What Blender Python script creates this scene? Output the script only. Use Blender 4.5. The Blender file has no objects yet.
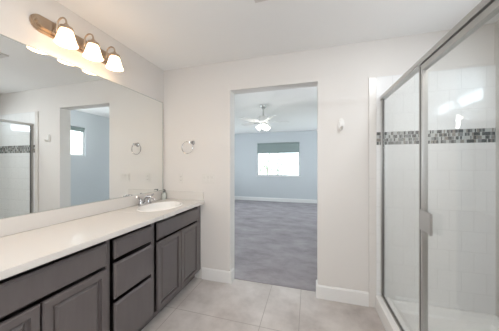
import bpy, bmesh, math, random
from mathutils import Vector, Matrix

sc = bpy.context.scene
COL = sc.collection
random.seed(7)

# ---------------------------------------------------------------- camera
F_PX = 208.0
cam = bpy.data.cameras.new('camera')
cam.sensor_fit = 'HORIZONTAL'
cam.sensor_width = 36.0
cam.lens = F_PX * 36.0 / 499.0
cam.shift_y = -1.1 / 499.0
cam.clip_start = 0.05
cam_o = bpy.data.objects.new('camera', cam)
COL.objects.link(cam_o)
cam_o.location = (0, 0, 1.3046)
cam_o.rotation_euler = (math.pi / 2, 0, 0.2753)
sc.camera = cam_o

# ---------------------------------------------------------------- world, lights, exposure
sc.view_settings.view_transform = 'Standard'
sc.view_settings.look = 'None'
sc.view_settings.exposure = 0.0
sc.view_settings.gamma = 1.0
sc.view_settings.use_curve_mapping = False

w = bpy.data.worlds.new('overcast_sky')
sc.world = w
w.use_nodes = True
bg = w.node_tree.nodes['Background']
bg.inputs[0].default_value = (0.86, 0.94, 1.0, 1)
bg.inputs[1].default_value = 5.0


def area(name, loc, rot, sx, sy, power, col):
    l = bpy.data.lights.new(name, 'AREA')
    l.shape = 'RECTANGLE'
    l.size, l.size_y = sx, sy
    l.energy = power
    l.color = col
    o = bpy.data.objects.new(name, l)
    COL.objects.link(o)
    o.location = loc
    o.rotation_euler = rot
    return o


# shower window daylight, then out-of-view fill lights added to brighten
# the bathroom and bedroom
area('shower_window_daylight', (1.53, 1.58, 1.945), (0, math.pi / 2, 0), 0.09, 0.82, 2.2, (0.75, 0.87, 1.0))
area('added_bounce_fill', (-0.1, -0.95, 0.75), (math.pi, 0, 0), 0.6, 0.4, 8.5, (1.0, 0.95, 0.92))  # added bounce light aimed at the ceiling; no fixture on the back wall
area('added_overhead_fill', (-0.55, 0.2, 2.43), (0, 0, 0), 0.9, 0.7, 13.5, (1.0, 0.85, 0.74))  # added soft fill from above for floor and lower walls
area('added_shower_fill', (0.79, 1.0, 2.43), (0, 0, 0), 0.2, 0.2, 11, (0.94, 0.97, 1.0))  # added to brighten the shower interior, not a known fitting
area('added_rear_fill', (0.0, -1.27, 1.5), (math.pi / 2, 0, 0), 1.1, 1.0, 9.5, (0.95, 0.97, 1.0))  # fill from behind the camera, set in an added window
area('added_bedroom_fill', (-3.27, 2.95, 1.45), (0, -math.pi / 2, 0), 1.4, 1.0, 6.5, (0.84, 0.94, 1.0))  # unseen side fill for the bedroom, set in an added window

area('added_bedroom_fill', (-3.27, 5.7, 1.45), (0, -math.pi / 2, 0), 1.4, 1.8, 3.3, (0.84, 0.93, 1.0))  # second added bedroom fill, evens out the far wall
area('added_bedroom_fill', (1.42, 5.7, 1.45), (0, math.pi / 2, 0), 1.4, 1.8, 5.2, (0.84, 0.93, 1.0))  # added fill from the right, balances the left one
area('added_ceiling_fill_left', (-1.7, 2.5, 1.0), (math.pi, 0, 0), 0.3, 0.3, 1.5, (0.97, 0.98, 1.0))  # added fill hidden behind the doorway wall, brightens the bedroom ceiling
area('added_ceiling_fill_right', (0.80, 2.42, 1.36), (math.pi, 0, 0), 0.2, 0.2, 11, (0.93, 0.97, 1.0))  # added ceiling fill kept out of view behind the right jamb

def bulb_light(name, loc, power, col, r):
    l = bpy.data.lights.new(name, 'POINT')
    l.energy = power
    l.color = col
    l.shadow_soft_size = r
    o = bpy.data.objects.new(name, l)
    COL.objects.link(o)
    o.location = loc
    return o


bulb_light('added_camera_fill', (0.2, -0.35, 1.95), 3, (1.0, 0.93, 0.88), 0.14)  # added all-round fill behind the camera, no globe hangs here


# ---------------------------------------------------------------- materials
def mat(name, col=(0.8, 0.8, 0.8), rough=0.5, metal=0.0, spec=0.5, emit=None, estr=0.0, coat=0.0):
    m = bpy.data.materials.new(name)
    m.use_nodes = True
    b = m.node_tree.nodes['Principled BSDF']
    b.inputs['Base Color'].default_value = (*col, 1)
    b.inputs['Roughness'].default_value = rough
    b.inputs['Metallic'].default_value = metal
    b.inputs['Specular IOR Level'].default_value = spec
    b.inputs['Coat Weight'].default_value = coat
    if emit:
        b.inputs['Emission Color'].default_value = (*emit, 1)
        b.inputs['Emission Strength'].default_value = estr
    return m


def N(m, t, **k):
    n = m.node_tree.nodes.new(t)
    for a, v in k.items():
        setattr(n, a, v)
    return n


def L(m, a, b):
    m.node_tree.links.new(a, b)


def BSDF(m):
    return m.node_tree.nodes['Principled BSDF']


def ramp(m, fac, stops):
    r = N(m, 'ShaderNodeValToRGB')
    el = r.color_ramp.elements
    while len(el) < len(stops):
        el.new(0.5)
    for e, (p, c) in zip(el, stops):
        e.position = p
        e.color = (*c, 1)
    L(m, fac, r.inputs[0])
    return r.outputs[0]


def noise_bump(m, scale, strength, dist=0.002, detail=3):
    tc = N(m, 'ShaderNodeTexCoord')
    nz = N(m, 'ShaderNodeTexNoise')
    nz.inputs['Scale'].default_value = scale
    nz.inputs['Detail'].default_value = detail
    L(m, tc.outputs['Object'], nz.inputs['Vector'])
    bp = N(m, 'ShaderNodeBump')
    bp.inputs['Strength'].default_value = strength
    bp.inputs['Distance'].default_value = dist
    L(m, nz.outputs[0], bp.inputs['Height'])
    L(m, bp.outputs[0], BSDF(m).inputs['Normal'])
    return tc, nz


def paint(name, col, rough=0.6):
    m = mat(name, col, rough, spec=0.25)
    noise_bump(m, 45, 0.12, 0.002)
    return m


M = {}
M['wall'] = paint('warm_white_wall_paint', (0.725, 0.70, 0.675))
M['ceil'] = paint('white_ceiling_paint', (0.88, 0.875, 0.865), 0.7)
M['bedwall'] = paint('pale_blue_grey_wall_paint', (0.57, 0.60, 0.62))
M['trim'] = mat('white_trim_paint', (0.80, 0.795, 0.785), 0.35)
M['counter'] = mat('white_cultured_marble', (0.70, 0.675, 0.645), 0.22)
M['porcelain'] = mat('white_porcelain', (0.86, 0.85, 0.83), 0.12)
M['acrylic'] = mat('white_acrylic', (0.86, 0.86, 0.85), 0.25)
M['plastic'] = mat('white_plastic', (0.70, 0.68, 0.65), 0.35)
M['slot'] = mat('dark_slot', (0.08, 0.08, 0.08), 0.6)
M['chrome'] = mat('chrome', (0.52, 0.52, 0.53), 0.15, 1.0)
M['nickel'] = mat('brushed_nickel', (0.50, 0.40, 0.31), 0.32, 1.0)
M['alu'] = mat('brushed_aluminium', (0.54, 0.53, 0.515), 0.33, 1.0)
M['seal'] = mat('grey_rubber_seal', (0.13, 0.13, 0.125), 0.6)
M['mirror'] = mat('mirror_silver', (0.90, 0.92, 0.91), 0.0, 1.0)
M['mirror_edge'] = mat('mirror_edge', (0.35, 0.38, 0.36), 0.3)
M['blind'] = mat('grey_green_blind_fabric', (0.29, 0.345, 0.335), 0.9, spec=0.1)
M['vinyl'] = mat('white_vinyl_frame', (0.78, 0.80, 0.80), 0.4)
M['fanwhite'] = mat('white_fan_enamel', (0.78, 0.78, 0.76), 0.4)
M['fanmetal'] = mat('satin_nickel_fan', (0.55, 0.55, 0.54), 0.35, 0.9)
M['bark'] = mat('grey_bark', (0.34, 0.31, 0.28), 0.9)
M['leaf'] = mat('pale_green_leaves', (0.30, 0.36, 0.27), 0.8)
M['grass'] = mat('dry_grass', (0.35, 0.36, 0.25), 0.95)
M['lotion'] = mat('pale_green_soap_bottle', (0.54, 0.58, 0.55), 0.15)
M['pump'] = mat('dark_grey_pump', (0.06, 0.07, 0.07), 0.3)
M['shade'] = mat('lit_frosted_glass_shade', (0.9, 0.87, 0.8), 0.4, emit=(1.0, 0.70, 0.44), estr=4.4)
M['fanbulb'] = mat('lit_fan_glass', (0.9, 0.9, 0.9), 0.4, emit=(1.0, 0.97, 0.9), estr=4.0)

# espresso stained wood
m = M['wood'] = mat('espresso_stained_wood', (0.06, 0.05, 0.05), 0.30, spec=0.6, coat=0.25)
BSDF(m).inputs['Coat Roughness'].default_value = 0.15
tc = N(m, 'ShaderNodeTexCoord')
mp = N(m, 'ShaderNodeMapping')
mp.inputs['Scale'].default_value = (12, 12, 2)
nz = N(m, 'ShaderNodeTexNoise')
nz.inputs['Scale'].default_value = 3
nz.inputs['Detail'].default_value = 5
L(m, tc.outputs['Object'], mp.inputs[0])
L(m, mp.outputs[0], nz.inputs['Vector'])
L(m, ramp(m, nz.outputs[0], [(0.3, (0.106, 0.092, 0.092)), (0.7, (0.118, 0.103, 0.103))]), BSDF(m).inputs['Base Color'])

# floor tile: columns of 61 cm and 30 cm tiles, joints at measured lines
m = M['tile'] = mat('grey_beige_floor_tile', (0.42, 0.39, 0.36), 0.38)
tc = N(m, 'ShaderNodeTexCoord')
sp = N(m, 'ShaderNodeSeparateXYZ')
L(m, tc.outputs['Object'], sp.inputs[0])


def line_mask(m, sock, pos, half):
    s = N(m, 'ShaderNodeMath', operation='SUBTRACT')
    s.inputs[1].default_value = pos
    L(m, sock, s.inputs[0])
    a = N(m, 'ShaderNodeMath', operation='ABSOLUTE')
    L(m, s.outputs[0], a.inputs[0])
    g = N(m, 'ShaderNodeMath', operation='LESS_THAN')
    g.inputs[1].default_value = half
    L(m, a.outputs[0], g.inputs[0])
    return g.outputs[0]


masks = [line_mask(m, sp.outputs[0], x, 0.0026) for x in (-1.15, -0.377, -0.072, 0.605)]
masks += [line_mask(m, sp.outputs[1], y, 0.0026) for y in (1.632, 1.022, 0.412, -0.198, -0.808)]
acc = masks[0]
for k in masks[1:]:
    mx = N(m, 'ShaderNodeMath', operation='MAXIMUM')
    L(m, acc, mx.inputs[0])
    L(m, k, mx.inputs[1])
    acc = mx.outputs[0]
nz = N(m, 'ShaderNodeTexNoise')
nz.inputs['Scale'].default_value = 3.2
nz.inputs['Detail'].default_value = 6
nz.inputs['Roughness'].default_value = 0.62
L(m, tc.outputs['Object'], nz.inputs['Vector'])
tcol = ramp(m, nz.outputs[0], [(0.30, (0.40, 0.36, 0.34)), (0.5, (0.53, 0.49, 0.465)), (0.70, (0.64, 0.60, 0.575))])
mix = N(m, 'ShaderNodeMixRGB')
L(m, acc, mix.inputs[0])
L(m, tcol, mix.inputs[1])
mix.inputs[2].default_value = (0.33, 0.295, 0.27, 1)
L(m, mix.outputs[0], BSDF(m).inputs['Base Color'])

# carpet
m = M['carpet'] = mat('grey_carpet', (0.3, 0.28, 0.29), 0.95, spec=0.05)
tc, nz = noise_bump(m, 260, 0.7, 0.01, 2)
n2 = N(m, 'ShaderNodeTexNoise')
n2.inputs['Scale'].default_value = 2.3
n2.inputs['Detail'].default_value = 8
n2.inputs['Roughness'].default_value = 0.7
mp = N(m, 'ShaderNodeMapping')
mp.inputs['Scale'].default_value = (1.0, 1.7, 1)
mp.inputs['Rotation'].default_value = (0, 0, 0.25)
L(m, tc.outputs['Object'], mp.inputs[0])
L(m, mp.outputs[0], n2.inputs['Vector'])
mm = N(m, 'ShaderNodeMixRGB')
mm.inputs[0].default_value = 0.35
L(m, n2.outputs[0], mm.inputs[1])
L(m, nz.outputs[0], mm.inputs[2])
L(m, ramp(m, mm.outputs[0], [(0.30, (0.22, 0.20, 0.21)), (0.5, (0.345, 0.32, 0.335)), (0.72, (0.49, 0.46, 0.48))]), BSDF(m).inputs['Base Color'])

# glossy white wall tile, running bond, faint joints (world X / Z)
m = M['walltile'] = mat('glossy_white_wall_tile', (0.84, 0.85, 0.85), 0.08)
tc = N(m, 'ShaderNodeTexCoord')
sp = N(m, 'ShaderNodeSeparateXYZ')
L(m, tc.outputs['Object'], sp.inputs[0])
cb = N(m, 'ShaderNodeCombineXYZ')
ax = N(m, 'ShaderNodeMath', operation='ADD')
ax.inputs[1].default_value = -1.055 + 0.165 * 20
L(m, sp.outputs[0], ax.inputs[0])
az = N(m, 'ShaderNodeMath', operation='ADD')
az.inputs[1].default_value = -1.5925 + 0.168 * 21
L(m, sp.outputs[2], az.inputs[0])
L(m, ax.outputs[0], cb.inputs[0])
L(m, az.outputs[0], cb.inputs[1])
bk = N(m, 'ShaderNodeTexBrick')
bk.offset = 0.5
bk.inputs['Color1'].default_value = (0.84, 0.845, 0.845, 1)
bk.inputs['Color2'].default_value = (0.83, 0.835, 0.835, 1)
bk.inputs['Mortar'].default_value = (0.72, 0.725, 0.72, 1)
bk.inputs['Scale'].default_value = 1.0
bk.inputs['Mortar Size'].default_value = 0.0017
bk.inputs['Mortar Smooth'].default_value = 0.2
bk.inputs['Brick Width'].default_value = 0.165
bk.inputs['Row Height'].default_value = 0.168
L(m, cb.outputs[0], bk.inputs['Vector'])
L(m, bk.outputs['Color'], BSDF(m).inputs['Base Color'])
bp = N(m, 'ShaderNodeBump', invert=True)
bp.inputs['Strength'].default_value = 0.35
bp.inputs['Distance'].default_value = 0.002
L(m, bk.outputs['Fac'], bp.inputs['Height'])
L(m, bp.outputs[0], BSDF(m).inputs['Normal'])
M['tiletrim'] = mat('cream_bullnose_tile', (0.72, 0.695, 0.665), 0.25)
MOS = [mat('mosaic_slate', (0.10, 0.105, 0.105), 0.2), mat('mosaic_grey', (0.26, 0.27, 0.27), 0.15),
       mat('mosaic_taupe', (0.30, 0.275, 0.25), 0.2), mat('mosaic_pale', (0.55, 0.57, 0.56), 0.15)]
M['grout'] = mat('light_grout', (0.62, 0.61, 0.59), 0.8)


def glass(name, tint):
    m = bpy.data.materials.new(name)
    m.use_nodes = True
    nt = m.node_tree
    nt.nodes.clear()
    out = nt.nodes.new('ShaderNodeOutputMaterial')
    mx = nt.nodes.new('ShaderNodeMixShader')
    tr = nt.nodes.new('ShaderNodeBsdfTransparent')
    gl = nt.nodes.new('ShaderNodeBsdfGlossy')
    fr = nt.nodes.new('ShaderNodeFresnel')
    # a thin pane: the far face reflects like the near one (no total internal reflection)
    geo = nt.nodes.new('ShaderNodeNewGeometry')
    ior = nt.nodes.new('ShaderNodeMix')
    ior.inputs[2].default_value = 1.45
    ior.inputs[3].default_value = 1.0 / 1.45
    nt.links.new(geo.outputs['Backfacing'], ior.inputs[0])
    nt.links.new(ior.outputs[0], fr.inputs[0])
    tr.inputs[0].default_value = (*tint, 1)
    gl.inputs['Roughness'].default_value = 0.0
    nt.links.new(fr.outputs[0], mx.inputs[0])
    nt.links.new(tr.outputs[0], mx.inputs[1])
    nt.links.new(gl.outputs[0], mx.inputs[2])
    nt.links.new(mx.outputs[0], out.inputs[0])
    return m


M['glass'] = glass('clear_shower_glass', (0.975, 0.985, 0.98))
M['winglass'] = glass('clear_window_glass', (0.98, 0.99, 0.99))


# ---------------------------------------------------------------- mesh helpers (all in world coordinates)
def BM():
    return bmesh.new()


def box(bm, x0, x1, y0, y1, z0, z1, bev=0.0, mi=0):
    r = bmesh.ops.create_cube(bm, size=1.0)
    vs = r['verts']
    for v in vs:
        v.co = Vector(((x0 + x1) / 2 + v.co.x * (x1 - x0), (y0 + y1) / 2 + v.co.y * (y1 - y0), (z0 + z1) / 2 + v.co.z * (z1 - z0)))
    fs = {f for v in vs for f in v.link_faces}
    for f in fs:
        f.material_index = mi
    if bev:
        es = list({e for v in vs for e in v.link_edges})
        bmesh.ops.bevel(bm, geom=es, offset=bev, segments=2, affect='EDGES', clamp_overlap=True)
    return bm


def lathe(bm, prof, c, axis='Z', n=28, sx=1.0, sy=1.0, closed=False):
    """prof: list of (radius, height) along the axis, revolved about c."""
    c = Vector(c)
    rings = []
    for r, h in prof:
        ring = []
        for i in range(n):
            a = 2 * math.pi * i / n
            u, v = r * math.cos(a) * sx, r * math.sin(a) * sy
            p = {'Z': (u, v, h), 'X': (h, u, v), 'Y': (u, h, v)}[axis]
            ring.append(bm.verts.new(c + Vector(p)))
        rings.append(ring)
    for a, b in zip(rings, rings[1:]):
        for i in range(n):
            bm.faces.new((a[i], a[(i + 1) % n], b[(i + 1) % n], b[i]))
    if not closed:
        for ring, (r, h) in ((rings[0], prof[0]), (rings[-1], prof[-1])):
            if r > 1e-5:
                bm.faces.new(ring)
    bmesh.ops.remove_doubles(bm, verts=bm.verts, dist=1e-6)
    bmesh.ops.recalc_face_normals(bm, faces=bm.faces)
    return bm


def tube(bm, pts, rad, n=10, loop=False):
    pts = [Vector(p) for p in pts]
    rads = rad if isinstance(rad, (list, tuple)) else [rad] * len(pts)
    rings = []
    up = None
    for i, p in enumerate(pts):
        a = pts[i - 1] if (i or loop) else pts[0]
        b = pts[(i + 1) % len(pts)] if (i < len(pts) - 1 or loop) else pts[-1]
        t = (b - a).normalized()
        if up is None:
            up = Vector((0, 0, 1)) if abs(t.z) < 0.9 else Vector((1, 0, 0))
        s = t.cross(up).normalized()
        up = s.cross(t).normalized()
        rings.append([bm.verts.new(p + (s * math.cos(2 * math.pi * k / n) + up * math.sin(2 * math.pi * k / n)) * rads[i]) for k in range(n)])
    pr = list(zip(rings, rings[1:]))
    if loop:
        pr.append((rings[-1], rings[0]))
    for a, b in pr:
        for k in range(n):
            bm.faces.new((a[k], a[(k + 1) % n], b[(k + 1) % n], b[k]))
    if not loop:
        bm.faces.new(rings[0])
        bm.faces.new(rings[-1])
    bmesh.ops.recalc_face_normals(bm, faces=bm.faces)
    return bm


def prism(bm, poly, axis, a, b, bev=0.0):
    """extrude a 2D polygon; axis 'X': poly is (y,z); 'Y': (x,z); 'Z': (x,y)."""
    def P(u, v, t):
        return {'X': (t, u, v), 'Y': (u, t, v), 'Z': (u, v, t)}[axis]
    A = [bm.verts.new(P(u, v, a)) for u, v in poly]
    B = [bm.verts.new(P(u, v, b)) for u, v in poly]
    n = len(poly)
    for i in range(n):
        bm.faces.new((A[i], A[(i + 1) % n], B[(i + 1) % n], B[i]))
    bm.faces.new(A)
    bm.faces.new(B)
    bmesh.ops.recalc_face_normals(bm, faces=bm.faces)
    if bev:
        es = [e for e in bm.edges if {v for v in e.verts} <= set(B)]
        bmesh.ops.bevel(bm, geom=es, offset=bev, segments=2, affect='EDGES')
    return bm


def front(bm, x, y0, y1, z0, z1, prof):
    """a moulded panel facing +X: prof = [(inset, height)...] nested rectangles."""
    rings = []
    for ins, h in prof:
        rings.append([bm.verts.new((x + h, yy, zz)) for yy, zz in ((y0 + ins, z0 + ins), (y1 - ins, z0 + ins), (y1 - ins, z1 - ins), (y0 + ins, z1 - ins))])
    for a, b in zip(rings, rings[1:]):
        for i in range(4):
            bm.faces.new((a[i], a[(i + 1) % 4], b[(i + 1) % 4], b[i]))
    bm.faces.new(rings[0])
    bm.faces.new(rings[-1])
    bmesh.ops.recalc_face_normals(bm, faces=bm.faces)
    return bm


def slab(bm, rect, axis, a, b, holes=()):
    """wall slab with rectangular holes; rect=(u0,u1,v0,v1), extruded a..b along axis; one closed grid mesh."""
    us = sorted({rect[0], rect[1], *[h[0] for h in holes], *[h[1] for h in holes]})
    vs = sorted({rect[2], rect[3], *[h[2] for h in holes], *[h[3] for h in holes]})

    def solid(i, j):
        if i < 0 or j < 0 or i >= len(us) - 1 or j >= len(vs) - 1:
            return False
        cu, cv = (us[i] + us[i + 1]) / 2, (vs[j] + vs[j + 1]) / 2
        return not any(h[0] < cu < h[1] and h[2] < cv < h[3] for h in holes)
    cache = {}

    def V(i, j, t):
        k = (i, j, t)
        if k not in cache:
            u, v = us[i], vs[j]
            cache[k] = bm.verts.new({'X': (t, u, v), 'Y': (u, t, v), 'Z': (u, v, t)}[axis])
        return cache[k]
    for i in range(len(us) - 1):
        for j in range(len(vs) - 1):
            if not solid(i, j):
                continue
            for t in (a, b):
                bm.faces.new((V(i, j, t), V(i + 1, j, t), V(i + 1, j + 1, t), V(i, j + 1, t)))
            for (di, dj, p, q) in ((-1, 0, (i, j), (i, j + 1)), (1, 0, (i + 1, j), (i + 1, j + 1)), (0, -1, (i, j), (i + 1, j)), (0, 1, (i, j + 1), (i + 1, j + 1))):
                if not solid(i + di, j + dj):
                    bm.faces.new((V(*p, a), V(*q, a), V(*q, b), V(*p, b)))
    bmesh.ops.recalc_face_normals(bm, faces=bm.faces)
    return bm


def obj(name, bm, m, parent=None, origin=None, smooth=False):
    """link a bmesh (world coordinates) as ONE mesh object; children share their root's origin."""
    root = parent
    while root is not None and root.parent is not None:
        root = root.parent
    org = Vector(origin) if origin is not None else (root.location.copy() if root is not None else Vector((0, 0, 0)))
    bmesh.ops.translate(bm, verts=bm.verts, vec=-org)
    me = bpy.data.meshes.new(name)
    bm.to_mesh(me)
    bm.free()
    for mm_ in (m if isinstance(m, list) else [m]):
        me.materials.append(mm_)
    if smooth:
        for p in me.polygons:
            p.use_smooth = True
        try:
            me.set_sharp_from_angle(angle=math.radians(40))
        except Exception:
            pass
    o = bpy.data.objects.new(name, me)
    COL.objects.link(o)
    if parent is not None:
        o.parent = parent
    else:
        o.location = org
    return o


def tag(o, label, cat, group=None):
    o['label'] = label
    o['category'] = cat
    if group:
        o['group'] = group
    return o


def thing(name, label, cat, loc, group=None):
    o = bpy.data.objects.new(name, None)
    o.empty_display_size = 0.05
    COL.objects.link(o)
    o.location = loc
    return tag(o, label, cat, group)


def struct(name, bm, m, parent=None):
    o = obj(name, bm, m, parent)
    if parent is None:
        o['kind'] = 'structure'
    return o


# ---------------------------------------------------------------- dimensions
XL, XR = -1.6856, 1.44          # bathroom side walls
YF, YF2 = 2.1435, 2.285         # wall with the doorway, its two faces
YB = -1.2
H = 2.44
DL, DR, DH = -0.826, 0.0903, 2.1198
BL, BR, BY = -3.2, 1.33, 7.279  # bedroom
XC = -1.135                     # counter front
ZC = 0.893                      # counter top
XG = 0.643                      # shower glass plane

# ---------------------------------------------------------------- structure
struct('floor', box(BM(), XL - 0.1, XR + 0.12, YB - 0.12, 2.236, -0.1, 0.0), M['tile'])
struct('floor_carpet', box(BM(), BL - 0.12, BR + 0.14, 2.236, BY + 0.14, -0.1, 0.004), M['carpet'])
struct('ceiling', slab(BM(), (BL - 0.12, XR + 0.12, YB - 0.12, BY + 0.14), 'Z', H, H + 0.1), M['ceil'])
struct('wall_left', box(BM(), XL - 0.12, XL, YB - 0.12, YF, 0, H), M['wall'])
struct('wall_far', slab(BM(), (BL, XR + 0.12, 0, H), 'Y', YF, YF2, [(DL, DR, 0, DH)]), M['wall'])
TW = (1.15, 2.01, 1.85, 2.02)
struct('wall_right', slab(BM(), (YB - 0.12, YF, 0, H), 'X', XR, XR + 0.12, [TW]), M['wall'])
struct('wall_back', slab(BM(), (XL, XR, 0, H), 'Y', YB - 0.12, YB, [(-0.6, 0.6, 0.95, 2.05)]), M['wall'])
struct('wall_shower_end', box(BM(), 0.585, XR, 0.60, 0.70, 0, H), M['wall'])
WX0, WX1, WZ0, WZ1 = -1.776, -0.280, 0.900, 2.072
struct('wall_bedroom_far', slab(BM(), (BL - 0.12, BR + 0.14, 0, H), 'Y', BY, BY + 0.14, [(WX0, WX1, WZ0, WZ1)]), M['bedwall'])
struct('wall_bedroom_left', slab(BM(), (YF, BY, 0, H), 'X', BL - 0.12, BL, [(2.45, 3.45, 0.75, 2.15), (4.8, 6.6, 0.75, 2.15)]), M['bedwall'])
SY0, SY1, SZ0, SZ1 = 2.72, 3.40, 1.49, 2.10
struct('wall_bedroom_right', slab(BM(), (YF2, BY, 0, H), 'X', BR, BR + 0.14, [(SY0, SY1, SZ0, SZ1), (4.8, 6.6, 0.75, 2.15)]), M['bedwall'])


def base_prof(t=0.015, h=0.128):
    return [(0, 0), (t, 0), (t, h - 0.012), (t * 0.55, h), (0, h)]


def baseboard_y(bm, x0, x1, yface, sgn):
    """along X on a wall face at yface; board towards sgn*Y."""
    prism(bm, [(yface + sgn * u, z) for u, z in base_prof()], 'X', x0, x1)


def baseboard_x(bm, y0, y1, xface, sgn):
    prism(bm, [(xface + sgn * u, z) for u, z in base_prof()], 'Y', y0, y1)


b = BM()
baseboard_y(b, -1.165, DL + 0.015, YF, -1)
baseboard_x(b, YF, 2.235, DL, 1)
struct('baseboard_far_left', b, M['trim'])
b = BM()
baseboard_y(b, DR - 0.015, 0.5335, YF, -1)
baseboard_x(b, YF, 2.235, DR, -1)
struct('baseboard_far_right', b, M['trim'])
b = BM()
baseboard_y(b, BL, BR, BY, -1)
struct('baseboard_bedroom_far', b, M['trim'])
b = BM()
baseboard_x(b, YF2, BY - 0.015, BR, -1)
struct('baseboard_bedroom_right', b, M['trim'])


# ---------------------------------------------------------------- windows
def window_y(name, x0, x1, z0, z1, y0, y1, mull, sgn):
    """window in a wall facing -Y/+Y between y0 and y1."""
    yc = (y0 + y1) / 2 + sgn * 0.02
    b = BM()
    slab(b, (x0, x1, z0, z1), 'Y', yc - 0.03, yc + 0.03, [(x0 + 0.035, x1 - 0.035, z0 + 0.035, z1 - 0.035)])
    root = obj(name, b, M['vinyl'])
    root['kind'] = 'structure'
    obj('mullion', box(BM(), mull - 0.017, mull + 0.017, yc - 0.022, yc + 0.022, z0 + 0.036, z1 - 0.036), M['vinyl'], root)
    for a, c in ((x0 + 0.036, mull - 0.018), (mull + 0.018, x1 - 0.036)):
        obj('pane', box(BM(), a, c, yc - 0.003, yc + 0.003, z0 + 0.036, z1 - 0.036), M['winglass'], root)
    return root, yc


w1, w1y = window_y('window_1', WX0, WX1, WZ0, WZ1, BY, BY + 0.14, -1.028, 1)
obj('window_sill', box(BM(), WX0 - 0.03, WX1 + 0.03, BY - 0.03, BY + 0.07, WZ0 - 0.022, WZ0, 0.004), M['trim'], w1)
w3, w3y = window_y('added_window_3', -0.6, 0.6, 0.95, 2.05, YB - 0.12, YB, 0.0, 0.5)  # unseen window, added behind the camera for the rear fill


def window_x(name, y0, y1, z0, z1, x0, x1, mull):
    xc = (x0 + x1) / 2
    b = BM()
    slab(b, (y0, y1, z0, z1), 'X', xc - 0.03, xc + 0.03, [(y0 + 0.03, y1 - 0.03, z0 + 0.03, z1 - 0.03)])
    root = obj(name, b, M['vinyl'])
    root['kind'] = 'structure'
    obj('mullion', box(BM(), xc - 0.022, xc + 0.022, mull - 0.015, mull + 0.015, z0 + 0.031, z1 - 0.031), M['vinyl'], root)
    for a, c in ((y0 + 0.031, mull - 0.016), (mull + 0.016, y1 - 0.031)):
        obj('pane', box(BM(), xc - 0.003, xc + 0.003, a, c, z0 + 0.031, z1 - 0.031), M['winglass'], root)
    return root


window_x('window_2', SY0, SY1, SZ0, SZ1, BR, BR + 0.14, 3.10)
window_x('added_window_6', 4.8, 6.6, 0.75, 2.15, BL - 0.12, BL, 5.7)  # unseen, added to hold the left bedroom fill
window_x('added_window_7', 4.8, 6.6, 0.75, 2.15, BR, BR + 0.14, 5.7)  # unseen, added to hold the right bedroom fill
window_x('window_5', *TW, XR, XR + 0.12, 1.58)
window_x('added_window_4', 2.45, 3.45, 0.75, 2.15, BL - 0.12, BL, 2.95)  # unseen, added for the bedroom fill nearest the doorway

# roller blinds
t = thing('roller_blind', 'grey-green roller blind pulled a third down the bedroom window', 'blind', (-1.028, BY + 0.02, 2.03))
b = BM()
box(b, WX0 + 0.012, WX1 - 0.012, BY + 0.028, BY + 0.031, 1.715, 2.03)
obj('blind_fabric', b, M['blind'], t)
b = BM()
tube(b, [(WX0 + 0.008, BY + 0.03, 2.045), (WX1 - 0.008, BY + 0.03, 2.045)], 0.024, 14)
obj('roller_tube', b, M['blind'], t, smooth=True)
obj('hem_bar', box(BM(), WX0 + 0.012, WX1 - 0.012, BY + 0.022, BY + 0.037, 1.70, 1.716, 0.003), M['blind'], t)
t = thing('roller_blind', 'rolled-up dark blind on the small window seen in the mirror', 'blind', (BR + 0.02, 3.06, 2.06))
b = BM()
box(b, BR + 0.024, BR + 0.027, SY0 + 0.01, SY1 - 0.01, 2.005, 2.06)
obj('blind_fabric', b, M['blind'], t)
b = BM()
tube(b, [(BR + 0.025, SY0 + 0.008, 2.073), (BR + 0.025, SY1 - 0.008, 2.073)], 0.022, 14)
obj('roller_tube', b, M['blind'], t, smooth=True)

# ---------------------------------------------------------------- shower: tile surround
b = BM()
box(b, 0.5965, XR, YF - 0.010, YF, 0.10, 1.481)
box(b, 0.5965, XR, YF - 0.010, YF, 1.597, 2.10)
ws = struct('wall_shower_tile', b, M['walltile'])
b = BM()
z = 0.0
while z < 2.09:
    z1 = min(z + 0.168, 2.10)
    box(b, 0.5355, 0.5955, YF - 0.0125, YF, z + 0.0002, z1 - 0.0002, 0.001)
    z = z1
struct('trim_1', b, M['tiletrim'])
b = BM()
box(b, 0.5965, XR, YF - 0.008, YF, 1.4815, 1.5965, mi=4)
rows = 4
rh = 0.115 / rows
for r in range(rows):
    x = 0.5965 - random.uniform(0, 0.012)
    while x < XR:
        wd = random.choice((0.008, 0.010, 0.013, 0.016))
        a, c = max(x, 0.597), min(x + wd, XR)
        if c - a > 0.004:
            box(b, a + 0.0008, c - 0.0008, YF - 0.0112, YF - 0.007, 1.4815 + r * rh + 0.001, 1.4815 + (r + 1) * rh - 0.001,
                mi=random.choices((0, 1, 2, 3), (0.34, 0.24, 0.14, 0.28))[0])
        x += wd
obj('mosaic_band', b, MOS + [M['grout']], ws)
# tile on the two other shower walls, plain white
# ---------------------------------------------------------------- shower base
base = thing('shower_tray', 'white acrylic shower tray with raised curb on the tile floor', 'shower tray', (0.99, 1.42, 0))
b = BM()
prism(b, [(0.585, 0.0), (0.715, 0.0), (0.715, 0.100), (0.700, 0.116), (0.600, 0.119), (0.590, 0.110)], 'Y', 0.702, YF - 0.013)
obj('curb', b, M['acrylic'], base)
b = BM()
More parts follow.
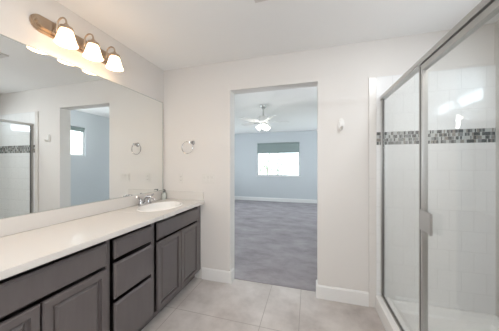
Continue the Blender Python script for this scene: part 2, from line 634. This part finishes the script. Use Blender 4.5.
# basin: sloping floor with raised lip at the walls
x0, x1, y0, y1 = 0.7155, XR - 0.001, 0.702, YF - 0.001
rings = []
for ins, zz in ((0, 0.0), (0, 0.099), (0.018, 0.099), (0.030, 0.085), (0.05, 0.045), (0.085, 0.034), (0.28, 0.026)):
    rings.append([b.verts.new(p) for p in ((x0 + (ins if ins > .03 else 0), y0 + ins, zz), (x1 - ins, y0 + ins, zz), (x1 - ins, y1 - ins, zz), (x0 + (ins if ins > .03 else 0), y1 - ins, zz))])
for p, q in zip(rings, rings[1:]):
    for i in range(4):
        b.faces.new((p[i], p[(i + 1) % 4], q[(i + 1) % 4], q[i]))
b.faces.new(rings[0])
b.faces.new(rings[-1])
bmesh.ops.recalc_face_normals(b, faces=b.faces)
pan = obj('basin', b, M['acrylic'], base)
b = BM()
lathe(b, [(0.001, 0.03), (0.045, 0.03), (0.05, 0.0265)], (1.06, 1.25, 0), n=24)
obj('drain', b, M['chrome'], base, smooth=True)

# ---------------------------------------------------------------- shower enclosure
enc = thing('shower_enclosure', 'aluminium-framed glass shower enclosure standing on the white curb', 'shower enclosure', (XG, 1.42, 0.119))
ZT, ZB = 1.918, 0.119
PY0, PY1 = 1.404, 1.456        # post
b = BM()
prism(b, [(XG - 0.022, ZT - 0.034), (XG + 0.022, ZT - 0.034), (XG + 0.022, ZT - 0.004), (XG + 0.014, ZT), (XG - 0.014, ZT), (XG - 0.022, ZT - 0.004)], 'Y', 0.702, YF - 0.013)
obj('header_rail', b, M['alu'], enc)
b = BM()
box(b, XG - 0.013, XG + 0.013, YF - 0.034, YF - 0.013, ZB + 0.02, ZT - 0.035, 0.002)
obj('wall_jamb', b, M['alu'], enc)
b = BM()
box(b, XG - 0.011, XG + 0.011, 0.702, YF - 0.013, ZB, ZB + 0.012, 0.002)
obj('bottom_track', b, M['alu'], enc)
b = BM()
box(b, XG - 0.014, XG + 0.014, PY1 - 0.013, PY1, ZB + 0.02, ZT - 0.035, 0.003)
obj('fixed_post', b, M['alu'], enc)
obj('fixed_pane', box(BM(), XG - 0.003, XG + 0.003, PY1 + 0.0062, YF - 0.0447, ZB + 0.0177, ZT - 0.0345), M['glass'], enc)
b = BM()
box(b, XG - 0.005, XG + 0.005, PY1 + 0.0005, PY1 + 0.006, ZB + 0.02, ZT - 0.035)
obj('glazing_seal', b, M['seal'], enc)
b = BM()
box(b, XG - 0.006, XG + 0.006, PY1 + 0.007, YF - 0.045, ZB + 0.0125, ZB + 0.0175)
obj('glazing_seal', b, M['seal'], enc)
b = BM()
box(b, XG - 0.006, XG + 0.006, YF - 0.0445, YF - 0.0345, ZB + 0.02, ZT - 0.035)
obj('glazing_seal', b, M['seal'], enc)
# door leaf
D0, D1 = 0.74, PY1 - 0.024
b = BM()
slab(b, (D0, D1, ZB + 0.024, ZT - 0.040), 'X', XG - 0.014, XG + 0.014, [(D0 + 0.020, D1 - 0.015, ZB + 0.05, ZT - 0.070)])
door = obj('shower_door', b, M['alu'], enc)
obj('glass_pane', box(BM(), XG - 0.003, XG + 0.003, D0 + 0.0205, D1 - 0.0155, ZB + 0.0505, ZT - 0.0705), M['glass'], door)
b = BM()
box(b, XG - 0.0138, XG + 0.006, D1 + 0.0005, PY1 - 0.0135, ZB + 0.03, ZT - 0.045)
obj('magnetic_seal', b, M['seal'], door)
b = BM()
box(b, XG - 0.024, XG - 0.0145, D1 - 0.015, D1 - 0.001, 0.930, 1.045, 0.002)
box(b, XG - 0.024, XG - 0.0185, D1 - 0.130, D1 - 0.014, 0.930, 1.045, 0.002)
box(b, XG - 0.032, XG - 0.0235, D1 - 0.130, D1 - 0.122, 0.930, 1.045, 0.002)
obj('pull_handle', b, M['alu'], door)
b = BM()
box(b, XG - 0.018, XG + 0.018, 0.702, 0.734, ZB + 0.02, ZT - 0.035, 0.003)
obj('wall_jamb', b, M['alu'], enc)

# ---------------------------------------------------------------- vanity cabinets
DOORP = [(0, 0), (0, 0.014), (0.006, 0.021), (0.036, 0.021), (0.040, 0.005), (0.050, 0.004), (0.064, 0.016)]
SLABP = [(0, 0), (0, 0.010), (0.010, 0.0205), (0.012, 0.021)]
XFF = -1.188                     # face of the face frame; fronts stand 2 cm proud
ZCB = ZC - 0.036


def carcass(root, y0, y1, rails, stiles):
    """open box: two sides, floor and back, with a face frame in front."""
    b = BM()
    xa_, xb_ = XL + 0.002, XFF - 0.019
    ya_, yb_ = y0 + 0.0005, y1 - 0.0005
    t_ = 0.0035
    box(b, xa_, xb_, ya_, ya_ + t_, 0.105, ZCB)
    box(b, xa_, xb_, yb_ - t_, yb_, 0.105, ZCB)
    box(b, xa_, xb_, ya_ + t_, yb_ - t_, 0.105, 0.117)
    box(b, xa_, xa_ + 0.006, ya_ + t_, yb_ - t_, 0.117, ZCB)
    obj('carcass', b, M['wood'], root)
    b = BM()
    for (a, c, z0, z1) in stiles + rails:
        box(b, XFF - 0.019, XFF, a, c, z0, z1)
    obj('face_frame', b, M['wood'], root)
    b = BM()
    box(b, XL + 0.002, XFF - 0.075, y0 + 0.0005, y1 - 0.0005, 0.0, 0.104)
    obj('toe_kick', b, M['wood'], root)


ZFF0, ZFF1 = 0.690, 0.827        # top row fronts
ZD0, ZD1 = 0.118, 0.670          # doors


def base_cab(name, label, y0, y1, sa, sb_, a0, a1, amid):
    """sa / sb_: stile widths at the near and far side; the fronts leave a shadow gap to the frame."""
    r = thing(name, label, 'cabinet', ((XL + XFF) / 2, (y0 + y1) / 2, 0))
    carcass(r, y0, y1, [(y0 + sa, y1 - sb_, 0.105, ZD0 - 0.004)],
            [(y0 + 0.0005, y0 + sa, 0.105, ZCB), (y1 - sb_, y1 - 0.0005, 0.105, ZCB)])
    obj('false_front', front(BM(), XFF + 0.0005, a0, a1, ZFF0, ZFF1, SLABP), M['wood'], r)
    obj('door', front(BM(), XFF + 0.0005, a0, amid - 0.004, ZD0, ZD1, DOORP), M['wood'], r)
    obj('door', front(BM(), XFF + 0.0005, amid + 0.004, a1, ZD0, ZD1, DOORP), M['wood'], r)
    return r


base_cab('base_cabinet', 'dark espresso two-door vanity cabinet nearest the camera, beside the drawers', 0.30, 1.002, 0.02, 0.022, 0.335, 0.978, 0.656)
base_cab('base_cabinet', 'dark espresso two-door sink cabinet beside the doorway wall', 1.388, YF - 0.001, 0.006, 0.078, 1.417, 2.062, 1.738)
r = thing('drawer_cabinet', 'dark espresso bank of three drawers between the two-door cabinets', 'cabinet', ((XL + XFF) / 2, 1.195, 0))
carcass(r, 1.002, 1.388, [(1.007, 1.360, 0.105, 0.116)],
        [(1.0025, 1.007, 0.105, ZCB), (1.360, 1.3875, 0.105, ZCB)])
for z0, z1 in ((0.706, ZFF1), (0.452, 0.678), (ZD0, 0.424)):
    obj('drawer', front(BM(), XFF + 0.0005, 1.030, 1.357, z0, z1, SLABP), M['wood'], r)
base_cab('base_cabinet', 'dark vanity cabinet running out of frame at lower left', -0.40, 0.30, 0.02, 0.02, -0.365, 0.275, -0.045)

# ---------------------------------------------------------------- countertop with an oval hole for the sink
SX, SY, RX, RY = -1.395, 1.735, 0.168, 0.232
ct = thing('countertop', 'long white vanity countertop with backsplash on the dark cabinets', 'countertop', ((XL + XC) / 2, 0.87, ZCB))
b = BM()
yA, yB_ = -0.42, YF - 0.0005
xa, xb = XL + 0.0005, XC
ha, hb = 1.44, 2.05
box(b, xa, xb, yA, ha, ZC - 0.034, ZC, 0.003)
box(b, xa, xb, hb, yB_, ZC - 0.034, ZC)
nseg = 48
angs = sorted([2 * math.pi * i / nseg for i in range(nseg)] + [math.atan2(y - SY, x - SX) % (2 * math.pi) for x in (xa, xb) for y in (ha, hb)])
outer, inner = [], []
for a in angs:
    dx, dy = math.cos(a), math.sin(a)
    ts = []
    if abs(dx) > 1e-9:
        ts.append(((xb if dx > 0 else xa) - SX) / dx)
    if abs(dy) > 1e-9:
        ts.append(((hb if dy > 0 else ha) - SY) / dy)
    tt = min(ts)
    outer.append((SX + dx * tt, SY + dy * tt))
    k = 1 / math.sqrt((dx / RX) ** 2 + (dy / RY) ** 2)
    inner.append((SX + dx * k, SY + dy * k))
lo = {}
for zz in (ZC - 0.034, ZC):
    lo[zz] = ([b.verts.new((x, y, zz)) for x, y in outer], [b.verts.new((x, y, zz)) for x, y in inner])
n = len(angs)
for i in range(n):
    j = (i + 1) % n
    for zz in lo:
        o_, i_ = lo[zz]
        b.faces.new((o_[i], o_[j], i_[j], i_[i]))
    (oa, ia), (ob, ib) = lo[ZC - 0.034], lo[ZC]
    b.faces.new((oa[i], oa[j], ob[j], ob[i]))
    b.faces.new((ia[i], ia[j], ib[j], ib[i]))
bmesh.ops.recalc_face_normals(b, faces=b.faces)
obj('worktop', b, M['counter'], ct)
obj('backsplash', box(BM(), xa, xa + 0.018, yA, yB_ - 0.0185, ZC + 0.0003, ZC + 0.102, 0.003), M['counter'], ct)
obj('side_splash', box(BM(), xa, xb - 0.012, yB_ - 0.018, yB_, ZC + 0.0003, ZC + 0.098, 0.003), M['counter'], ct)

# sink
sk = thing('sink', 'white oval basin set into the countertop beneath the faucet', 'sink', (SX, SY, ZC))
b = BM()
prof = [(1.07, 0.0004), (1.06, 0.005), (1.02, 0.008), (0.97, 0.005), (0.94, -0.012), (0.88, -0.05), (0.72, -0.10), (0.45, -0.128), (0.14, -0.136), (0.001, -0.137)]
lathe(b, prof, (0, 0, 0), n=48, closed=True)
lathe_scale = Matrix.Diagonal((RX, RY, 1, 1))
bmesh.ops.transform(b, matrix=Matrix.Translation((SX, SY, ZC)) @ lathe_scale, verts=b.verts)
obj('bowl', b, M['porcelain'], sk, smooth=True)
b = BM()
lathe(b, [(0.001, -0.1335), (0.018, -0.1335), (0.022, -0.1355)], (SX, SY, ZC), n=20)
obj('drain', b, M['chrome'], sk, smooth=True)

# faucet (4 inch centre set, two lever handles)
FX, FY = -1.606, 1.755
fc = thing('faucet', 'chrome two-handle faucet behind the oval sink', 'faucet', (FX, FY, ZC))
b = BM()
pl = [(FX + 0.026 * math.cos(a), FY + (0.052 if math.sin(a) >= 0 else -0.052) + 0.026 * math.sin(a)) for a in [2 * math.pi * k / 24 for k in range(24)]]
prism(b, pl, 'Z', ZC + 0.0005, ZC + 0.022, 0.005)
obj('base', b, M['chrome'], fc, smooth=True)
b = BM()
tube(b, [(FX, FY, ZC + 0.02), (FX + 0.004, FY, ZC + 0.056), (FX + 0.025, FY, ZC + 0.082), (FX + 0.070, FY, ZC + 0.084), (FX + 0.112, FY, ZC + 0.068), (FX + 0.120, FY, ZC + 0.050)],
     [0.020, 0.017, 0.015, 0.013, 0.012, 0.012], 14)
obj('spout', b, M['chrome'], fc, smooth=True)
for s in (-1, 1):
    b = BM()
    yy = FY + s * 0.052
    lathe(b, [(0.021, 0.022), (0.019, 0.042), (0.015, 0.052), (0.014, 0.064), (0.001, 0.070)], (FX, yy, ZC), n=20)
    tube(b, [(FX, yy, ZC + 0.062), (FX + 0.004, yy + s * 0.03, ZC + 0.078), (FX + 0.008, yy + s * 0.062, ZC + 0.096)], [0.010, 0.009, 0.007], 10)
    obj('lever_handle', b, M['chrome'], fc, smooth=True)

# soap pump bottle
BX, BY_ = -1.632, 2.082
sb = thing('soap_dispenser', 'small pale green pump bottle in the counter corner beside the mirror', 'soap bottle', (BX, BY_, ZC + 0.0005))
b = BM()
lathe(b, [(0.001, 0.0), (0.026, 0.0), (0.028, 0.004), (0.028, 0.060), (0.024, 0.072), (0.013, 0.078), (0.013, 0.084), (0.001, 0.084)], (BX, BY_, ZC + 0.0005), n=24)
obj('bottle', b, M['lotion'], sb, smooth=True)
b = BM()
lathe(b, [(0.016, 0.0845), (0.016, 0.095), (0.005, 0.097), (0.005, 0.110), (0.010, 0.111), (0.010, 0.119), (0.001, 0.120)], (BX, BY_, ZC + 0.0005), n=18)
tube(b, [(BX, BY_, ZC + 0.115), (BX + 0.02, BY_ - 0.012, ZC + 0.115), (BX + 0.034, BY_ - 0.02, ZC + 0.108)], [0.006, 0.005, 0.004], 8)
obj('pump', b, M['pump'], sb, smooth=True)

# ---------------------------------------------------------------- mirror
ZM0, ZM1 = ZC + 0.1055, 2.040
MY1 = 2.113
mr = thing('wall_mirror', 'large frameless mirror above the vanity counter', 'mirror', (XL, 0.85, ZM0))
obj('mirror_glass', box(BM(), XL + 0.001, XL + 0.007, -0.40, MY1, ZM0, ZM1), M['mirror'], mr)
b = BM()
box(b, XL + 0.001, XL + 0.0095, -0.40, MY1 + 0.004, ZM0 - 0.003, ZM0 - 0.0003)
box(b, XL + 0.001, XL + 0.0085, MY1 + 0.0003, MY1 + 0.004, ZM0, ZM1)
box(b, XL + 0.001, XL + 0.0085, -0.40, MY1 + 0.004, ZM1 + 0.0003, ZM1 + 0.004)
obj('mirror_edge', b, M['mirror_edge'], mr)

# ---------------------------------------------------------------- vanity light
VY = [1.002, 1.182, 1.362]
VX = XL + 0.135
VZ = 2.199
vl = thing('vanity_light', 'brushed nickel three-light bar with lit bell shades above the mirror', 'wall light', (XL, 1.182, VZ))
b = BM()
pts = []
for i in range(25):
    a = -math.pi / 2 + math.pi * i / 24
    pts.append((1.440 + 0.055 * math.cos(a), VZ + 0.022 + 0.055 * math.sin(a)))
for i in range(25):
    a = math.pi / 2 + math.pi * i / 24
    pts.append((0.935 + 0.055 * math.cos(a), VZ + 0.022 + 0.055 * math.sin(a)))
prism(b, pts, 'X', XL + 0.0005, XL + 0.016, 0.006)
pts2 = [((y - 1.1925) * 0.93 + 1.1925, (z - VZ - 0.022) * 0.62 + VZ + 0.022) for y, z in pts]
prism(b, pts2, 'X', XL + 0.0155, XL + 0.030, 0.005)
obj('back_plate', b, M['nickel'], vl, smooth=True)
for y in VY:
    b = BM()
    lathe(b, [(0.020, 0.030), (0.018, 0.040), (0.001, 0.042)], (XL, y, VZ), 'X', 18)
    arm = [(XL + 0.035, y, VZ + 0.008), (XL + 0.045, y, VZ + 0.014)]
    for i in range(11):
        a = math.pi - math.pi * i / 10
        arm.append(((XL + 0.050 + VX) / 2 + (VX - XL - 0.050) / 2 * math.cos(a), y, VZ + 0.050 + 0.040 * math.sin(a)))
    arm.append((VX, y, VZ + 0.030))
    tube(b, arm, 0.0055, 10)
    a_ = obj('arm', b, M['nickel'], vl, smooth=True)
    b = BM()
    lathe(b, [(0.012, 0.040), (0.016, 0.030), (0.036, 0.018), (0.041, -0.004), (0.0395, -0.0045), (0.034, 0.010), (0.001, 0.010)], (VX, y, VZ), n=24)
    obj('socket_cup', b, M['nickel'], vl, smooth=True)
    b = BM()
    lathe(b, [(0.028, 0.005), (0.036, -0.006), (0.043, -0.030), (0.050, -0.058), (0.058, -0.082), (0.064, -0.094), (0.062, -0.095), (0.055, -0.081), (0.047, -0.056), (0.040, -0.030), (0.033, -0.008), (0.026, 0.003)],
          (VX, y, VZ), n=32, closed=True)
    obj('lamp_shade', b, M['shade'], vl, smooth=True)
    bulb_light('vanity_bulb_light', (VX, y, VZ - 0.075), 0.50, (1.0, 0.72, 0.42), 0.03)

# ---------------------------------------------------------------- fittings on the doorway wall
TX, TZ = -1.288, 1.553
tr = thing('towel_ring', 'chrome towel ring on the wall left of the doorway', 'towel ring', (TX, YF, TZ))
b = BM()
lathe(b, [(0.026, -0.0005), (0.026, -0.008), (0.014, -0.018), (0.011, -0.050), (0.014, -0.056), (0.014, -0.068), (0.001, -0.070)], (TX, YF, TZ), 'Y', 20)
obj('post', b, M['chrome'], tr, smooth=True)
b = BM()
tube(b, [(TX - 0.036 + 0.068 * math.sin(2 * math.pi * i / 40), YF - 0.062, TZ - 0.0575 + 0.068 * math.cos(2 * math.pi * i / 40)) for i in range(40)], 0.0042, 8, loop=True)
obj('ring', b, M['chrome'], tr, smooth=True)

OX, OZ = -1.442, 1.139
ot = thing('power_outlet', 'white duplex outlet plate low on the wall below the towel ring', 'outlet', (OX, YF, OZ))
obj('cover_plate', box(BM(), OX - 0.036, OX + 0.036, YF - 0.006, YF - 0.0003, OZ - 0.058, OZ + 0.058, 0.003), M['plastic'], ot)
for s in (-1, 1):
    b = BM()
    box(b, OX - 0.017, OX + 0.017, YF - 0.0085, YF - 0.0061, OZ + s * 0.021 - 0.014, OZ + s * 0.021 + 0.014, 0.003)
    rc = obj('receptacle', b, M['plastic'], ot)
    b = BM()
    for dx in (-0.006, 0.006):
        box(b, OX + dx - 0.0012, OX + dx + 0.0012, YF - 0.0089, YF - 0.0084, OZ + s * 0.021 - 0.004, OZ + s * 0.021 + 0.006)
    obj('slot', b, M['slot'], rc)

WXc, WZc = -1.087, 1.142
sw = thing('light_switch', 'white three-gang switch plate beside the left edge of the doorway', 'light switch', (WXc, YF, WZc))
obj('cover_plate', box(BM(), WXc - 0.083, WXc + 0.083, YF - 0.006, YF - 0.0003, WZc - 0.058, WZc + 0.058, 0.003), M['plastic'], sw)
for dx in (-0.046, 0, 0.046):
    b = BM()
    prism(b, [(YF - 0.0061, WZc - 0.033), (YF - 0.0095, WZc - 0.033), (YF - 0.0075, WZc), (YF - 0.0115, WZc + 0.033), (YF - 0.0061, WZc + 0.033)], 'X', WXc + dx - 0.0165, WXc + dx + 0.0165)
    obj('rocker', b, M['plastic'], sw)

HX, HZ = 0.302, 1.685
rh_ = thing('robe_hook', 'white robe hook on the wall between the doorway and shower', 'hook', (HX, YF, HZ))
b = BM()
pl = [(HX + 0.027 * math.cos(2 * math.pi * k / 28), HZ + 0.058 * math.sin(2 * math.pi * k / 28)) for k in range(28)]
prism(b, [(u, v) for u, v in pl], 'Y', YF - 0.0005, YF - 0.024, 0.010)
obj('back_plate', b, M['porcelain'], rh_, smooth=True)
b = BM()
tube(b, [(HX, YF - 0.020, HZ - 0.030), (HX, YF - 0.038, HZ - 0.046), (HX, YF - 0.052, HZ - 0.040), (HX, YF - 0.056, HZ - 0.022)], [0.011, 0.011, 0.010, 0.011], 12)
obj('hook', b, M['plastic'], rh_, smooth=True)

# ceiling exhaust grille (its edge shows in the mirror)
gx, gy = -0.235, 1.285
cv = thing('ceiling_vent', 'square exhaust grille on the ceiling, edge seen at the left of the mirror', 'vent', (gx, gy, H))
b = BM()
slab(b, (gx - 0.12, gx + 0.12, gy - 0.12, gy + 0.12), 'Z', H - 0.012, H - 0.0005, [(gx - 0.10, gx + 0.10, gy - 0.10, gy + 0.10)])
obj('frame', b, M['plastic'], cv)
b = BM()
box(b, gx - 0.0995, gx + 0.0995, gy - 0.0995, gy + 0.0995, H - 0.003, H - 0.0006)
obj('backing', b, M['slot'], cv)
b = BM()
for k in range(8):
    yy = gy - 0.0875 + k * 0.025
    box(b, gx - 0.0995, gx + 0.0995, yy - 0.007, yy + 0.007, H - 0.010, H - 0.0035)
obj('slats', b, M['plastic'], cv)

# ---------------------------------------------------------------- bedroom ceiling fan
CX, CY = -0.83, 3.92
cf = thing('ceiling_fan', 'white five-blade ceiling fan with lit lamps in the bedroom beyond the doorway', 'ceiling fan', (CX, CY, H))
b = BM()
lathe(b, [(0.065, -0.0005), (0.062, -0.03), (0.030, -0.065), (0.014, -0.07), (0.014, -0.19), (0.03, -0.20), (0.001, -0.201)], (CX, CY, H), n=24)
obj('downrod', b, M['fanmetal'], cf, smooth=True)
b = BM()
lathe(b, [(0.03, -0.2015), (0.085, -0.215), (0.105, -0.245), (0.105, -0.295), (0.085, -0.325), (0.05, -0.335), (0.001, -0.3355)], (CX, CY, H), n=28)
obj('motor_housing', b, M['fanwhite'], cf, smooth=True)
for k in range(5):
    a = 2 * math.pi * k / 5 + 0.25
    R = Matrix.Translation((CX, CY, H - 0.318)) @ Matrix.Rotation(a, 4, 'Z') @ Matrix.Rotation(0.2, 4, 'X')
    b = BM()
    prof = [(0.17, -0.05), (0.20, -0.056), (0.48, -0.064), (0.515, -0.05), (0.525, 0), (0.515, 0.05), (0.48, 0.064), (0.20, 0.056), (0.17, 0.05)]
    prism(b, prof, 'Z', -0.004, 0.004)
    bmesh.ops.transform(b, matrix=R, verts=b.verts)
    bl = obj('blade', b, M['fanwhite'], cf)
    b = BM()
    prism(b, [(0.09, -0.018), (0.2, -0.03), (0.23, 0), (0.2, 0.03), (0.09, 0.018)], 'Z', -0.0095, -0.0045)
    bmesh.ops.transform(b, matrix=R, verts=b.verts)
    obj('blade_iron', b, M['fanmetal'], bl)
b = BM()
lathe(b, [(0.05, -0.336), (0.06, -0.35), (0.055, -0.385), (0.02, -0.40), (0.001, -0.401)], (CX, CY, H), n=24)
obj('light_kit', b, M['fanmetal'], cf, smooth=True)
for k in range(3):
    a = 2 * math.pi * k / 3 - 1.2
    R = Matrix.Translation((CX + 0.055 * math.cos(a), CY + 0.055 * math.sin(a), H - 0.375)) @ Matrix.Rotation(a, 4, 'Z') @ Matrix.Rotation(-0.75, 4, 'Y')
    b = BM()
    lathe(b, [(0.018, 0.0), (0.03, -0.02), (0.04, -0.06), (0.052, -0.095), (0.050, -0.096), (0.037, -0.06), (0.027, -0.02), (0.015, -0.002)], (0, 0, 0), n=20, closed=True)
    bmesh.ops.transform(b, matrix=R, verts=b.verts)
    obj('lamp_shade', b, M['fanbulb'], cf, smooth=True)
bulb_light('fan_bulb_light', (CX, CY, H - 0.52), 6, (1.0, 0.97, 0.93), 0.1)

# ---------------------------------------------------------------- outside the windows
struct('ground_outside', box(BM(), -30, 30, BY + 0.2, 60, -3.2, -3.0), M['grass'])


def tree(x, y, h, label, seed):
    rnd = random.Random(seed)
    t = thing('tree', label, 'tree', (x, y, -3.0), 'trees outside the bedroom window')
    b = BM()
    tube(b, [(x, y, -3.0), (x + 0.1, y, -3 + h * 0.3), (x - 0.05, y, -3 + h * 0.6), (x + 0.1, y, -3 + h * 0.9)], [0.16, 0.13, 0.09, 0.03], 8)
    for k in range(9):
        z = -3 + h * rnd.uniform(0.35, 0.85)
        a = rnd.uniform(0, 6.28)
        l = rnd.uniform(0.8, 1.8)
        tube(b, [(x, y, z), (x + l * 0.5 * math.cos(a), y + l * 0.5 * math.sin(a), z + 0.4 * l), (x + l * math.cos(a), y + l * math.sin(a), z + 0.6 * l)], [0.05, 0.03, 0.012], 6)
    obj('trunk', b, M['bark'], t)
    b = BM()
    for k in range(700):
        a = rnd.uniform(0, 6.28)
        q = math.sqrt(rnd.random()) * 2.0
        z = -3 + h * (0.68 + 0.3 * rnd.uniform(-1, 1) * math.sqrt(max(0, 1 - (q / 2.05) ** 2)))
        c = Vector((x + q * math.cos(a), y + q * math.sin(a), z))
        u = Vector((rnd.uniform(-1, 1), rnd.uniform(-1, 1), rnd.uniform(-1, 1))).normalized() * 0.12
        v = u.cross(Vector((rnd.uniform(-1, 1), rnd.uniform(-1, 1), rnd.uniform(-1, 1)))).normalized() * 0.07
        b.faces.new([b.verts.new(c + u), b.verts.new(c + v), b.verts.new(c - u), b.verts.new(c - v)])
    obj('foliage', b, M['leaf'], t)


tree(-3.6, 19.0, 6.0, 'pale leafy tree outside the left half of the bedroom window', 3)
tree(1.6, 24.0, 6.6, 'pale leafy tree outside the right half of the bedroom window', 5)
